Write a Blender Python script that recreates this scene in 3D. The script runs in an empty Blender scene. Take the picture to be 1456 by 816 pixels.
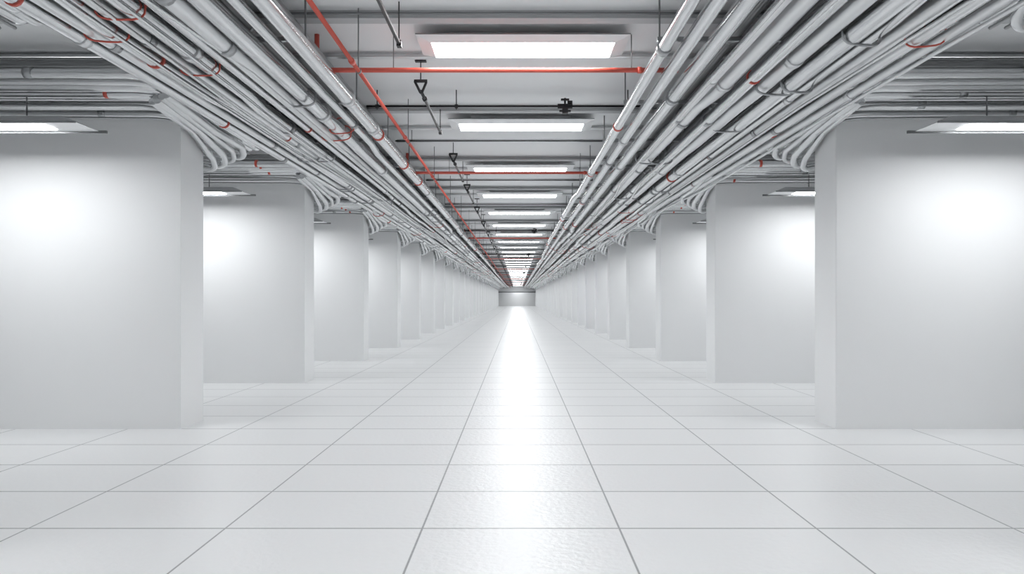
import bpy, math, random
from mathutils import Vector, Matrix
random.seed(7)
F=1100.0; EYE=1.6
scene=bpy.context.scene
scene.view_settings.view_transform='Standard'

# ---------------- materials ----------------
def principled(name,col,rough=.5,metal=0.0,var=0.0,vscale=2.0,spec=.5):
    m=bpy.data.materials.new(name); m.use_nodes=True
    nt=m.node_tree; b=nt.nodes['Principled BSDF']
    b.inputs['Base Color'].default_value=(*col,1); b.inputs['Roughness'].default_value=rough
    b.inputs['Metallic'].default_value=metal; b.inputs['Specular IOR Level'].default_value=spec
    if var>0:
        tc=nt.nodes.new('ShaderNodeTexCoord')
        n2=nt.nodes.new('ShaderNodeTexNoise'); n2.inputs['Scale'].default_value=vscale; n2.inputs['Detail'].default_value=2
        mx=nt.nodes.new('ShaderNodeMix'); mx.data_type='RGBA'
        mx.inputs[6].default_value=(*[c*(1-var) for c in col],1); mx.inputs[7].default_value=(*[min(1,c*(1+var)) for c in col],1)
        nt.links.new(tc.outputs['Object'],n2.inputs['Vector']); nt.links.new(n2.outputs['Fac'],mx.inputs[0])
        nt.links.new(mx.outputs[2],b.inputs['Base Color'])
    return m
M_wall=principled('white_paint',(.89,.898,.905),.55,0,.012,1.0,.3)
M_ceil=principled('ceiling_paint',(.78,.79,.80),.7,0,.015,1)
M_beam=principled('beam_paint',(.46,.47,.48),.6,0,.02,2)
M_pipe=principled('galvanised_pipe',(.64,.65,.66),.2,.93,.07,3)
M_pipe2=principled('painted_pipe',(.68,.69,.70),.28,.7,.05,3)
M_pipe3=principled('gap_shade_pipe',(.25,.255,.26),.3,.8,.07,3)  # dark base colour carries the shade of the gaps among the upper pipes
M_coup=principled('coupling_steel',(.38,.39,.40),.28,.85)
M_dark=principled('dark_steel',(.22,.225,.23),.45,.5)
M_black=principled('black_steel',(.015,.015,.017),.45,.2)
M_red=principled('red_paint',(.60,.10,.07),.4,0,.06,4)
M_frame=principled('lamp_housing',(.80,.81,.82),.4,.1)
def emis(name,s,c=(1,1,1)):
    m=bpy.data.materials.new(name); m.use_nodes=True
    b=m.node_tree.nodes['Principled BSDF']
    b.inputs['Base Color'].default_value=(.9,.9,.9,1)
    b.inputs['Emission Color'].default_value=(*c,1); b.inputs['Emission Strength'].default_value=s
    return m
M_em=emis('ceiling_light_diffuser',23,(.97,.988,1))
M_em2=emis('strip_light_diffuser',34,(.97,.988,1))

# floor tiles
def floor_mat():
    m=bpy.data.materials.new('floor_tiles'); m.use_nodes=True
    nt=m.node_tree; b=nt.nodes['Principled BSDF']; L=nt.links
    g=nt.nodes.new('ShaderNodeNewGeometry'); sp=nt.nodes.new('ShaderNodeSeparateXYZ'); L.new(g.outputs['Position'],sp.inputs[0])
    def math_(op,a,bv=None,c=None):
        n=nt.nodes.new('ShaderNodeMath'); n.operation=op
        for i,v in enumerate((a,bv,c)):
            if v is None: continue
            if isinstance(v,(int,float)): n.inputs[i].default_value=v
            else: L.new(v,n.inputs[i])
        return n.outputs[0]
    W=1.37; D=1.026
    ux=math_('DIVIDE',math_('SUBTRACT',sp.outputs[0],.022+W/2),W)
    uy=math_('DIVIDE',math_('SUBTRACT',sp.outputs[1],5.38),D)
    dx=math_('MULTIPLY',math_('PINGPONG',ux,.5),W)
    dy=math_('MULTIPLY',math_('PINGPONG',uy,.5),D)
    def mr(v,a,c):
        n=nt.nodes.new('ShaderNodeMapRange'); n.interpolation_type='SMOOTHSTEP'
        L.new(v,n.inputs[0]); n.inputs[1].default_value=a; n.inputs[2].default_value=c; return n.outputs[0]
    hx=mr(dx,.003,.010); hy=mr(dy,.004,.016)
    h=math_('MINIMUM',hx,hy)
    cx=math_('FLOOR',ux); cy=math_('FLOOR',uy)
    cb=nt.nodes.new('ShaderNodeCombineXYZ'); L.new(cx,cb.inputs[0]); L.new(cy,cb.inputs[1])
    wn=nt.nodes.new('ShaderNodeTexWhiteNoise'); wn.noise_dimensions='2D'; L.new(cb.outputs[0],wn.inputs['Vector'])
    mx=nt.nodes.new('ShaderNodeMix'); mx.data_type='RGBA'
    mx.inputs[6].default_value=(.86,.868,.875,1); mx.inputs[7].default_value=(.888,.895,.90,1); L.new(wn.outputs['Value'],mx.inputs[0])
    mg=nt.nodes.new('ShaderNodeMix'); mg.data_type='RGBA'
    mg.inputs[6].default_value=(.32,.33,.34,1); L.new(mx.outputs[2],mg.inputs[7]); L.new(h,mg.inputs[0])
    L.new(mg.outputs[2],b.inputs['Base Color'])
    n=nt.nodes.new('ShaderNodeTexNoise'); n.inputs['Scale'].default_value=20; n.inputs['Detail'].default_value=4
    L.new(g.outputs['Position'],n.inputs['Vector'])
    b.inputs['Roughness'].default_value=.33
    b1=nt.nodes.new('ShaderNodeBump'); b1.inputs['Strength'].default_value=.7; b1.inputs['Distance'].default_value=.008; L.new(n.outputs['Fac'],b1.inputs['Height'])
    L.new(b1.outputs[0],b.inputs['Normal'])
    b.inputs['Specular IOR Level'].default_value=.6
    return m
M_floor=floor_mat()

# ---------------- mesh builder ----------------
def fillet(pts,R,seg=6):
    pts=[Vector(p) for p in pts]; out=[pts[0]]
    for i in range(1,len(pts)-1):
        a,b,c=pts[i-1],pts[i],pts[i+1]
        d1=(a-b); d2=(c-b); l1=d1.length; l2=d2.length; d1.normalize(); d2.normalize()
        ang=d1.angle(d2)
        if ang>math.pi-.02: out.append(b); continue
        t=min(R/math.tan(ang/2),l1*.48,l2*.48)
        p0=b+d1*t; p2=b+d2*t
        for k in range(seg+1):
            s=k/seg
            w=1/math.sqrt(2)
            den=(1-s)**2+2*w*s*(1-s)+s*s
            out.append(((1-s)**2*p0+2*w*s*(1-s)*b+s*s*p2)/den)
    out.append(pts[-1]); return out
class MB:
    def __init__(s): s.v=[];s.f=[];s.m=[];s.sm=[];s.mats=[]
    def mi(s,m):
        if m not in s.mats: s.mats.append(m)
        return s.mats.index(m)
    def tube(s,path,r,m,n=10,cap=True):
        path=[Vector(p) for p in path]; mi=s.mi(m)
        t=(path[1]-path[0]).normalized()
        up=Vector((0,0,1)) if abs(t.z)<.9 else Vector((1,0,0))
        u=t.cross(up).normalized()
        base=len(s.v)
        for i,p in enumerate(path):
            if i==0: tt=(path[1]-path[0])
            elif i==len(path)-1: tt=path[-1]-path[-2]
            else: tt=(path[i+1]-path[i]).normalized()+(path[i]-path[i-1]).normalized()
            tt.normalize()
            u=(u-tt*u.dot(tt)).normalized(); w=tt.cross(u)
            for k in range(n):
                a=2*math.pi*k/n
                s.v.append(p+(u*math.cos(a)+w*math.sin(a))*r)
        for i in range(len(path)-1):
            for k in range(n):
                a=base+i*n+k; b=base+i*n+(k+1)%n
                s.f.append((a,b,b+n,a+n)); s.m.append(mi); s.sm.append(True)
        if cap:
            s.f.append(tuple(base+k for k in range(n))[::-1]); s.m.append(mi); s.sm.append(False)
            e=base+(len(path)-1)*n
            s.f.append(tuple(e+k for k in range(n))); s.m.append(mi); s.sm.append(False)
    def box(s,a,b,m):
        mi=s.mi(m); x0,y0,z0=a; x1,y1,z1=b; k=len(s.v)
        if x0>x1: x0,x1=x1,x0
        s.v+= [Vector(p) for p in ((x0,y0,z0),(x1,y0,z0),(x1,y1,z0),(x0,y1,z0),(x0,y0,z1),(x1,y0,z1),(x1,y1,z1),(x0,y1,z1))]
        for q in ((3,2,1,0),(4,5,6,7),(0,1,5,4),(1,2,6,5),(2,3,7,6),(3,0,4,7)):
            s.f.append(tuple(k+i for i in q)); s.m.append(mi); s.sm.append(False)
    def poly(s,pts,m):
        k=len(s.v); s.v+=[Vector(p) for p in pts]; s.f.append(tuple(range(k,k+len(pts)))); s.m.append(s.mi(m)); s.sm.append(False)
    def mesh(s,name,mirror=False):
        me=bpy.data.meshes.new(name)
        vs=[(-p.x if mirror else p.x,p.y,p.z) for p in s.v]
        fs=[tuple(reversed(f)) if mirror else f for f in s.f]
        me.from_pydata(vs,[],fs)
        for m in s.mats: me.materials.append(m)
        me.polygons.foreach_set('material_index',s.m); me.polygons.foreach_set('use_smooth',s.sm)
        me.update(); return me
def obj(name,me,loc=(0,0,0)):
    o=bpy.data.objects.new(name,me); o.location=loc; scene.collection.objects.link(o); return o

Y0=-7.0; Y1=160.0; XW=10.0; ZC=EYE+2.55
# ---------------- shell ----------------
def slab(name,a,b,m):
    s=MB(); s.box(a,b,m); return obj(name,s.mesh(name))
slab('floor',(-XW,Y0,-.2),(XW,Y1+1,0),M_floor)
slab('ceiling',(-XW,Y0,ZC),(XW,Y1+1,ZC+.2),M_ceil)
slab('wall_left',(-XW-.2,Y0,0),(-XW,Y1,ZC),M_wall)
slab('wall_right',(XW,Y0,0),(XW+.2,Y1,ZC),M_wall)
slab('wall_back',(-XW,Y0-.2,0),(XW,Y0,ZC),M_wall)
slab('wall_far',(-XW,Y1,0),(XW,Y1+.2,ZC),M_wall)
def portal():
    s=MB(); hw=4.35; zt=2.85; R=.6; yf=Y1-2.2; yb=Y1-1.9
    pr=[(-hw,0)]
    for k in range(7):
        a=math.pi-k/6*math.pi/2; pr.append((-hw+R+R*math.cos(a),zt-R+R*math.sin(a)))
    for k in range(7):
        a=math.pi/2-k/6*math.pi/2; pr.append((hw-R+R*math.cos(a),zt-R+R*math.sin(a)))
    pr.append((hw,0))
    out=[]
    for x,z in pr:
        if z==0: out.append((math.copysign(XW,x),0))
        else:
            side=abs(x)>hw-.3 and z<zt-.25
            out.append((math.copysign(XW,x),z) if side else (x,ZC))
    for i in range(len(pr)-1):
        a,b,c,d=pr[i],pr[i+1],out[i+1],out[i]
        s.poly([(a[0],yf,a[1]),(b[0],yf,b[1]),(c[0],yf,c[1]),(d[0],yf,d[1])],M_wall)
        s.poly([(a[0],yf,a[1]),(a[0],yb,a[1]),(b[0],yb,b[1]),(b[0],yf,b[1])],M_wall)
    s.tube([(x,yf-.02,max(z,.0)) for x,z in pr],.10,M_dark,8)
    return obj('trim_1',s.mesh('trim_1'))
portal()

# ---------------- ceiling lights ----------------
def ceil_light():
    s=MB(); w=1.0; d=.30; wi=.865; di=.225; z0=EYE+2.40; zf=z0+.045
    o=[(-w,-d,zf),(w,-d,zf),(w,d,zf),(-w,d,zf)]
    i_=[(-wi,-di+.02,z0),(wi,-di+.02,z0),(wi,di+.02,z0),(-wi,di+.02,z0)]
    for k in range(4):
        k2=(k+1)%4
        s.poly([o[k2],o[k],i_[k],i_[k2]],M_frame)
        t=[(p[0],p[1],zf+.012) for p in o]
        s.poly([o[k],o[k2],t[k2],t[k]],M_coup)
    s.poly([(p[0],p[1],zf+.012) for p in o],M_frame)
    for k in range(4):
        k2=(k+1)%4
        a,b=i_[k],i_[k2]
        s.poly([b,a,(a[0]*.99,a[1],a[2]+.012),(b[0]*.99,b[1],b[2]+.012)],M_frame)
    s.poly([(p[0]*.99,p[1],p[2]+.010) for p in reversed(i_)],M_em)
    s.box((-w+.3,-d+.25,zf+.012),(w-.3,d-.05,ZC-.001),M_frame)
    return s.mesh('far_wall_fill_light')
cl=ceil_light()
lys=[-3.9,-.2,3.6,7.47,10.86,14.49,18.2]
while lys[-1]<Y1-7: lys.append(lys[-1]+3.7)
for y in lys: obj('far_wall_fill_light',cl,(.05,y,0))
obj('far_wall_fill_light',cl,(0,Y1-1.2,0))  # added lamp, hidden behind the portal head, to brighten the far wall

# ---------------- ceiling ribs ----------------
s=MB()
for y in lys:
    s.box((-XW,y-.62,ZC-.07),(XW,y-.48,ZC),M_beam)
    s.tube([(-XW,y-.68,ZC-.05),(XW,y-.68,ZC-.05)],.012,M_dark,8)
    s.tube([(-XW,y+.55,ZC-.04),(XW,y+.55,ZC-.04)],.03,M_pipe2,8)
obj('trim_2',s.mesh('ceiling_ribs'))

# ---------------- pillars ----------------
PW=3.5; PD=.68
def pillar_mesh(sign):
    import bmesh
    bm=bmesh.new()
    bmesh.ops.create_cube(bm,size=1)
    for v in bm.verts:
        v.co.x=(v.co.x+.5)*PW*sign; v.co.y=(v.co.y+.5)*PD; v.co.z=(v.co.z+.5)*ZC
    ed=[e for e in bm.edges if abs(e.verts[0].co.z-e.verts[1].co.z)>1]
    bmesh.ops.bevel(bm,geom=ed,offset=.018,segments=3,affect='EDGES',profile=.5)
    bmesh.ops.recalc_face_normals(bm,faces=bm.faces)
    me=bpy.data.meshes.new('pillar'); bm.to_mesh(me); bm.free(); me.materials.append(M_wall); return me
pl=pillar_mesh(-1); pr_=pillar_mesh(1)
SP=5.13
LX={-2:-4.12,-1:-4.12,0:-4.12,1:-4.02,2:-3.93,3:-3.86}
RX={-2:3.89,-1:3.89,0:3.89,1:3.72,2:3.64,3:3.58}
bays=range(-2,29)
for i in bays:
    y=9.46+SP*i
    obj('pillar',pl,(LX.get(i,-3.82),y,0)); obj('pillar',pr_,(RX.get(i,3.56),y,0))

# ---------------- strip lights in front of the pillars ----------------
def strip():
    s=MB(); L=1.25; D=.24; z0=EYE+1.83; zt=z0+.09; l2=L-.2; d2=.12
    b=[(-L,-D,z0),(L,-D,z0),(L,D,z0),(-L,D,z0)]; t=[(-l2,-d2,zt),(l2,-d2,zt),(l2,d2,zt),(-l2,d2,zt)]
    s.poly(b[::-1],M_frame)
    for k in range(4):
        k2=(k+1)%4; s.poly([b[k],b[k2],t[k2],t[k]],M_frame)
    s.poly(t,M_frame)
    s.box((-L-.08,D-.015,z0-.02),(L+.08,D+.01,z0+.01),M_dark)
    s.box((-L,-D-.01,z0-.012),(L,-D+.015,z0+.01),M_coup)
    l3=.85
    s.poly([(-l3,.13,z0-.006),(l3,.13,z0-.006),(l3,-.12,z0-.006),(-l3,-.12,z0-.006)],M_em2)
    for x in (-.6,.6): s.tube([(x,0,zt),(x,0,ZC-.001)],.008,M_dark,6)
    return s.mesh('strip_light')
sl=strip()
for i in bays:
    y=9.46+SP*i-(1.2 if i<1 else 1.12); cx=1.72 if i<1 else 1.95
    obj('strip_light',sl,(LX.get(i,-3.82)-cx,y,0)); obj('strip_light',sl,(RX.get(i,3.56)+cx,y,0))

# ---------------- pipe bundles ----------------
def bundle(layout,seed,sg):
    rnd=random.Random(seed); s=MB()
    for (x,dz,r) in layout:
        x*=sg
        m=M_pipe3 if dz>2.25 else rnd.choice([M_pipe,M_pipe,M_pipe2]); y=Y0+.05; path=[]  # upper tiers coloured dark so the gaps read as shaded
        if x*sg<1.45: m=M_pipe
        ox=0; oz=0
        while y<Y1-2.3:
            path.append((x+ox,y,EYE+dz+oz))
            y+=2.565
            if rnd.random()<.25:
                path.append((x+ox,y-.6,EYE+dz+oz))
                ox=max(-.05,min(.05,ox+rnd.uniform(-.06,.06))); oz=rnd.uniform(-.02,.02)
        path.append((x+ox,Y1-2.25,EYE+dz+oz))
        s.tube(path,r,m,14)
        P=[Vector(p) for p in path]
        for a,b in zip(P,P[1:]):
            if a.y>80: break
            d=(b-a); L=d.length; d.normalize()
            if rnd.random()<.5 and L>1:
                c=a+d*rnd.uniform(.2,L-.3); s.tube([c,c+d*.10],r*1.15,rnd.choice([M_coup,M_pipe2]),14)
            if rnd.random()<.15 and L>1 and dz<2.25:
                c=a+d*rnd.uniform(.2,L-.3); s.tube([c,c+d*.03],r*1.15,M_red,14)
    xs=[p[0] for p in layout]; lo,hi=min(xs),max(xs)
    for k in range(4):
        x=rnd.uniform(lo+.6,hi); y=Y0+.05; path=[]; r=rnd.choice([.014,.018])
        while y<Y1-2.3:
            path.append((x*sg,y,EYE+1.985+rnd.uniform(-.01,.02)))
            y+=rnd.uniform(1.5,4.2)
            if rnd.random()<.4: x=max(lo+.5,min(hi,x+rnd.uniform(-.2,.2)))
        s.tube(path,r,rnd.choice([M_pipe,M_pipe2]),6)
    y=Y0+1
    while y<Y1-3:
        s.box((lo*sg-.05*sg,y-.02,EYE+2.19),(hi*sg+.05*sg,y+.02,EYE+2.225),M_coup)
        for x in (lo-.03,(lo+hi)/2,hi+.03): s.tube([(x*sg,y,EYE+2.15),(x*sg,y,ZC-.001)],.008,M_dark,6)
        if y<70:
            low=[p for p in layout if p[1]<2.15]
            for rep in range(2):
                k=rnd.randrange(1,len(low)-1)
                A,B=low[k],low[k+1]
                x0=A[0]-A[2]-.015; x1=B[0]+B[2]+.015; xc=(x0+x1)/2; w=(x1-x0)/2; yy=y+rnd.uniform(.3,1.7); tl=rnd.uniform(-.05,.05)
                red=rnd.random()<.2
                pts=[]
                for q in range(21):
                    a=2*math.pi*q/20; ca,sa=math.cos(a),math.sin(a)
                    px=math.copysign(abs(ca)**.6,ca)*w; pz=math.copysign(abs(sa)**.6,sa)*.095
                    pts.append((sg*(xc+px),yy+tl*px/w,EYE+2.085+pz))
                if B[0]-A[0]<.24: s.tube(pts,.008 if red else .012,M_red if red else M_coup,6,cap=False)
        y+=2.1
    return s
Llay=[(1.84,2.10,.07),(2.02,2.07,.045),(2.19,2.09,.08),(2.40,2.07,.07),(2.57,2.08,.045),(2.76,2.09,.08),(2.95,2.06,.05),(3.12,2.09,.075),(3.29,2.06,.045),(3.44,2.09,.06),
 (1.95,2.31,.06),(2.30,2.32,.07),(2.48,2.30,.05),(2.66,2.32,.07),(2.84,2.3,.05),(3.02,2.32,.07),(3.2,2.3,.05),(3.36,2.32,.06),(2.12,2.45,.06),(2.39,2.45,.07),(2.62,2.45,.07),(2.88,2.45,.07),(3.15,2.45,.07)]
Rlay=[(1.24,2.12,.055),(1.40,2.12,.06),(1.64,2.12,.07),(1.80,2.08,.045),(2.02,2.10,.075),(2.22,2.07,.06),(2.42,2.10,.075),(2.63,2.07,.08),(2.81,2.08,.045),(2.97,2.09,.07),(3.14,2.06,.045),(3.29,2.09,.06),(3.42,2.07,.045),
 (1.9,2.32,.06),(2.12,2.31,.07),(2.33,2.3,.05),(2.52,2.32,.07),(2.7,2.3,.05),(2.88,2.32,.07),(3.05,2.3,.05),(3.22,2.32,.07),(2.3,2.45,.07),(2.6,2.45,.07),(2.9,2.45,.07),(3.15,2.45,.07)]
obj('pipe_bundle',bundle(Llay,3,-1).mesh('pipe_bundle'))
obj('pipe_bundle',bundle(Rlay,5,1).mesh('pipe_bundle'))

# ---------------- branch pipes round each pillar ----------------
def branch(seed):
    rnd=random.Random(seed); s=MB()
    n=8
    for j in range(n):
        yj=-.27-j*.225; z=EYE+2.2+(.02 if j%2 else 0); r=[.05,.035,.055,.04,.05,.06,.035,.05][j]
        xj=.13+j*.068
        ye=1.5+.12*(j%4)
        p=fillet([(-5.85,yj,z),(xj,yj,z-.01),(xj+.02,ye,z-.06),(xj+.02,ye+.02,ZC-.001)],.42,8)
        # sweep into the corridor, run beside the bundle, then rise into the slab
        s.tube(p,r,M_pipe if j%3 else M_pipe2,12)
        for c in (rnd.uniform(-3.2,-.6),):
            s.tube([(c,yj,z),(c+.08,yj,z)],r*1.18,M_coup,12)
        if rnd.random()<.25: s.tube([(-.3,yj,z),(-.26,yj,z)],r*1.2,M_red,12)
    for j in range(4):
        yj=-.4-j*.42; z=EYE+2.36
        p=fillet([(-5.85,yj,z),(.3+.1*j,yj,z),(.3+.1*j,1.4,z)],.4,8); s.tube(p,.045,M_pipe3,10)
    for j in range(2):
        yj=-.38-j*.6; z=EYE+2.12
        p=fillet([(-5.85,yj,z+.02),(-1.0,yj,z),(.1+.1*j,yj+.05,z),(.15+.12*j,1.6,z-.05)],.35,8); s.tube(p,.014,M_coup,6)
    for j in range(4):
        dx=.10+.095*j; zz=EYE+2.06; low=EYE+1.72+.07*j; yb=.86+.09*j
        p=fillet([(dx+.12,-1.2-.1*j,zz+.04),(dx,.1,zz),(dx,yb-.12,low+.12),(dx-.02,yb+.05,low),(-.3,yb+.14,low+.08),(-.7,yb+.18,EYE+2.1),(-5.85,yb+.2,EYE+2.14)],.16,6)
        s.tube(p,[.04,.05,.035,.045][j],rnd.choice([M_pipe,M_pipe2]),12)
    for x in (-1.2,-3.4,-5.2):
        s.box((x-.02,-2.05,EYE+2.26),(x+.02,-.15,EYE+2.30),M_coup)
        for yy in (-2.0,-.2): s.tube([(x,yy,EYE+2.26),(x,yy,ZC-.001)],.008,M_dark,6)
    return s
bvL=[];bvR=[]
for k in range(3):
    bvL.append(branch(20+k).mesh('branch_pipes')); bvR.append(branch(40+k).mesh('branch_pipes',mirror=True))
for i in bays:
    y=9.46+SP*i
    if i<28:
        obj('branch_pipes',bvL[i%3],(LX.get(i,-3.82),y,0)); obj('branch_pipes',bvR[i%3],(RX.get(i,3.56),y,0))

# ---------------- red pipes ----------------
s=MB()
xr=-1.40; zr=EYE+2.0
s.tube([(xr,Y0+.05,zr),(xr,Y1-2.25,zr)],.018,M_red,10)
y=Y0+1.1
while y<Y1-4:
    s.tube([(xr,y,zr),(xr,y+.07,zr)],.026,M_red,10)
    s.tube([(xr,y+.3,zr-.03),(xr,y+.3,ZC-.001)],.006,M_dark,6)
    s.tube([(xr,y+.29,zr),(xr,y+.32,zr)],.025,M_dark,10)
    y+=3.1
obj('red_sprinkler_pipe',s.mesh('red_sprinkler_pipe'))
def redcross():
    s=MB(); z=EYE+2.205
    s.tube(fillet([(-1.94,0,ZC-.001),(-1.94,0,z),(1.55,0,z)],.07,6),.024,M_red,12)
    s.tube([(-1.94,0,z+.1),(-1.94,0,z+.14)],.032,M_red,12)
    s.tube([(1.16,0,z),(1.2,0,z)],.032,M_red,12)
    for x in (-1.2,1.1): s.tube([(x,0,z),(x,0,ZC-.001)],.005,M_dark,6)
    return s.mesh('red_cross_pipe')
rc=redcross()
for k,y in enumerate([0.0,7.48,13.6]+[13.6+14.8*j for j in range(1,9)]): obj('red_cross_pipe',rc,(0,y,0))

# ---------------- black conduits ----------------
def blackc():
    s=MB(); z=EYE+2.35
    s.tube([(-1.85,0,z),(1.66,0,z)],.014,M_black,8)
    s.tube([(-1.85,.14,z+.03),(1.66,.14,z+.03)],.02,M_beam,8)
    x=.58
    s.tube([(x-.09,0,z),(x+.09,0,z)],.03,M_black,10)
    s.box((x-.035,-.03,z-.09),(x+.035,.03,z-.02),M_black); s.box((x-.07,-.02,z-.07),(x+.07,.02,z-.05),M_black)
    s.tube([(x,0,z),(x,0,z+.1)],.012,M_black,8); s.box((x-.05,-.02,z+.07),(x+.05,.02,z+.09),M_black)
    s.tube([(x+.03,0,z+.05),(x+.09,0,z+.05)],.02,M_black,8)
    for xx in (-1.72,-.75,1.35):
        s.tube([(xx,0,z-.04),(xx,0,ZC-.001)],.007,M_black,6)
        s.tube([(xx-.02,0,z),(xx+.02,0,z)],.024,M_black,8)
    return s.mesh('black_conduit')
def thinc():
    s=MB(); z=EYE+2.38
    s.tube([(-1.85,0,z),(1.66,0,z)],.009,M_black,8)
    s.tube([(-1.85,.14,z+.03),(1.66,.14,z+.03)],.025,M_pipe2,8)
    for xx in (-1.6,1.3): s.tube([(xx,0,z),(xx,0,ZC-.001)],.006,M_dark,6)
    return s.mesh('thin_conduit')
bc=blackc(); tcn=thinc()
for y in [2.0,9.47]+[27.0+14.8*j for j in range(0,8)]: obj('black_conduit',bc,(0,y,0))
for y in [5.1,11.7,15.6]+[19.6+7.4*j for j in range(0,18)]: obj('thin_conduit',tcn,(0,y,0))

# ---------------- sway braces ----------------
def brace():
    s=MB(); z=EYE+2.33
    s.box((-.06,-.03,ZC-.015),(.06,.03,ZC-.001),M_black)
    s.tube([(0,0,ZC-.01),(0,0,z)],.006,M_black,8)
    s.tube(fillet([(-.065,0,z),(.065,0,z),(.0,.05,z-.13),(-.065,0,z)],.012,3),.014,M_black,8)
    s.tube([(-.07,0,z),(.07,0,z)],.018,M_black,8)
    s.tube([(0,.04,z-.10),(.0,.35,z-.10),(.02,1.9,z-.14)],.018,M_black,8)
    s.box((0,1.88,z-.165),(.04,1.95,z-.115),M_black)
    s.tube([(.02,1.9,z-.14),(.02,1.9,ZC-.001)],.006,M_black,6)
    s.tube([(0,.33,z-.10),(0,.40,z-.10)],.028,M_black,8)
    return s.mesh('sway_brace')
sb=brace()
bys=[.9,4.75,8.3,12.5,15.9,19.8]
while bys[-1]<Y1-8: bys.append(bys[-1]+3.7)
for y in bys: obj('sway_brace',sb,(-1.04,y,0))

# ---------------- world, camera ----------------
w=bpy.data.worlds.new('World'); scene.world=w; w.use_nodes=True
w.node_tree.nodes['Background'].inputs[0].default_value=(.9,.95,1,1); w.node_tree.nodes['Background'].inputs[1].default_value=.3
cam=bpy.data.cameras.new('camera'); co=bpy.data.objects.new('camera',cam); scene.collection.objects.link(co)
co.location=(0,0,EYE); co.rotation_euler=(math.pi/2,0,0)
cam.sensor_width=36; cam.lens=36*F/1456; cam.shift_x=-8/1456; cam.shift_y=16/1456; cam.clip_end=400; cam.clip_start=.05
scene.camera=co
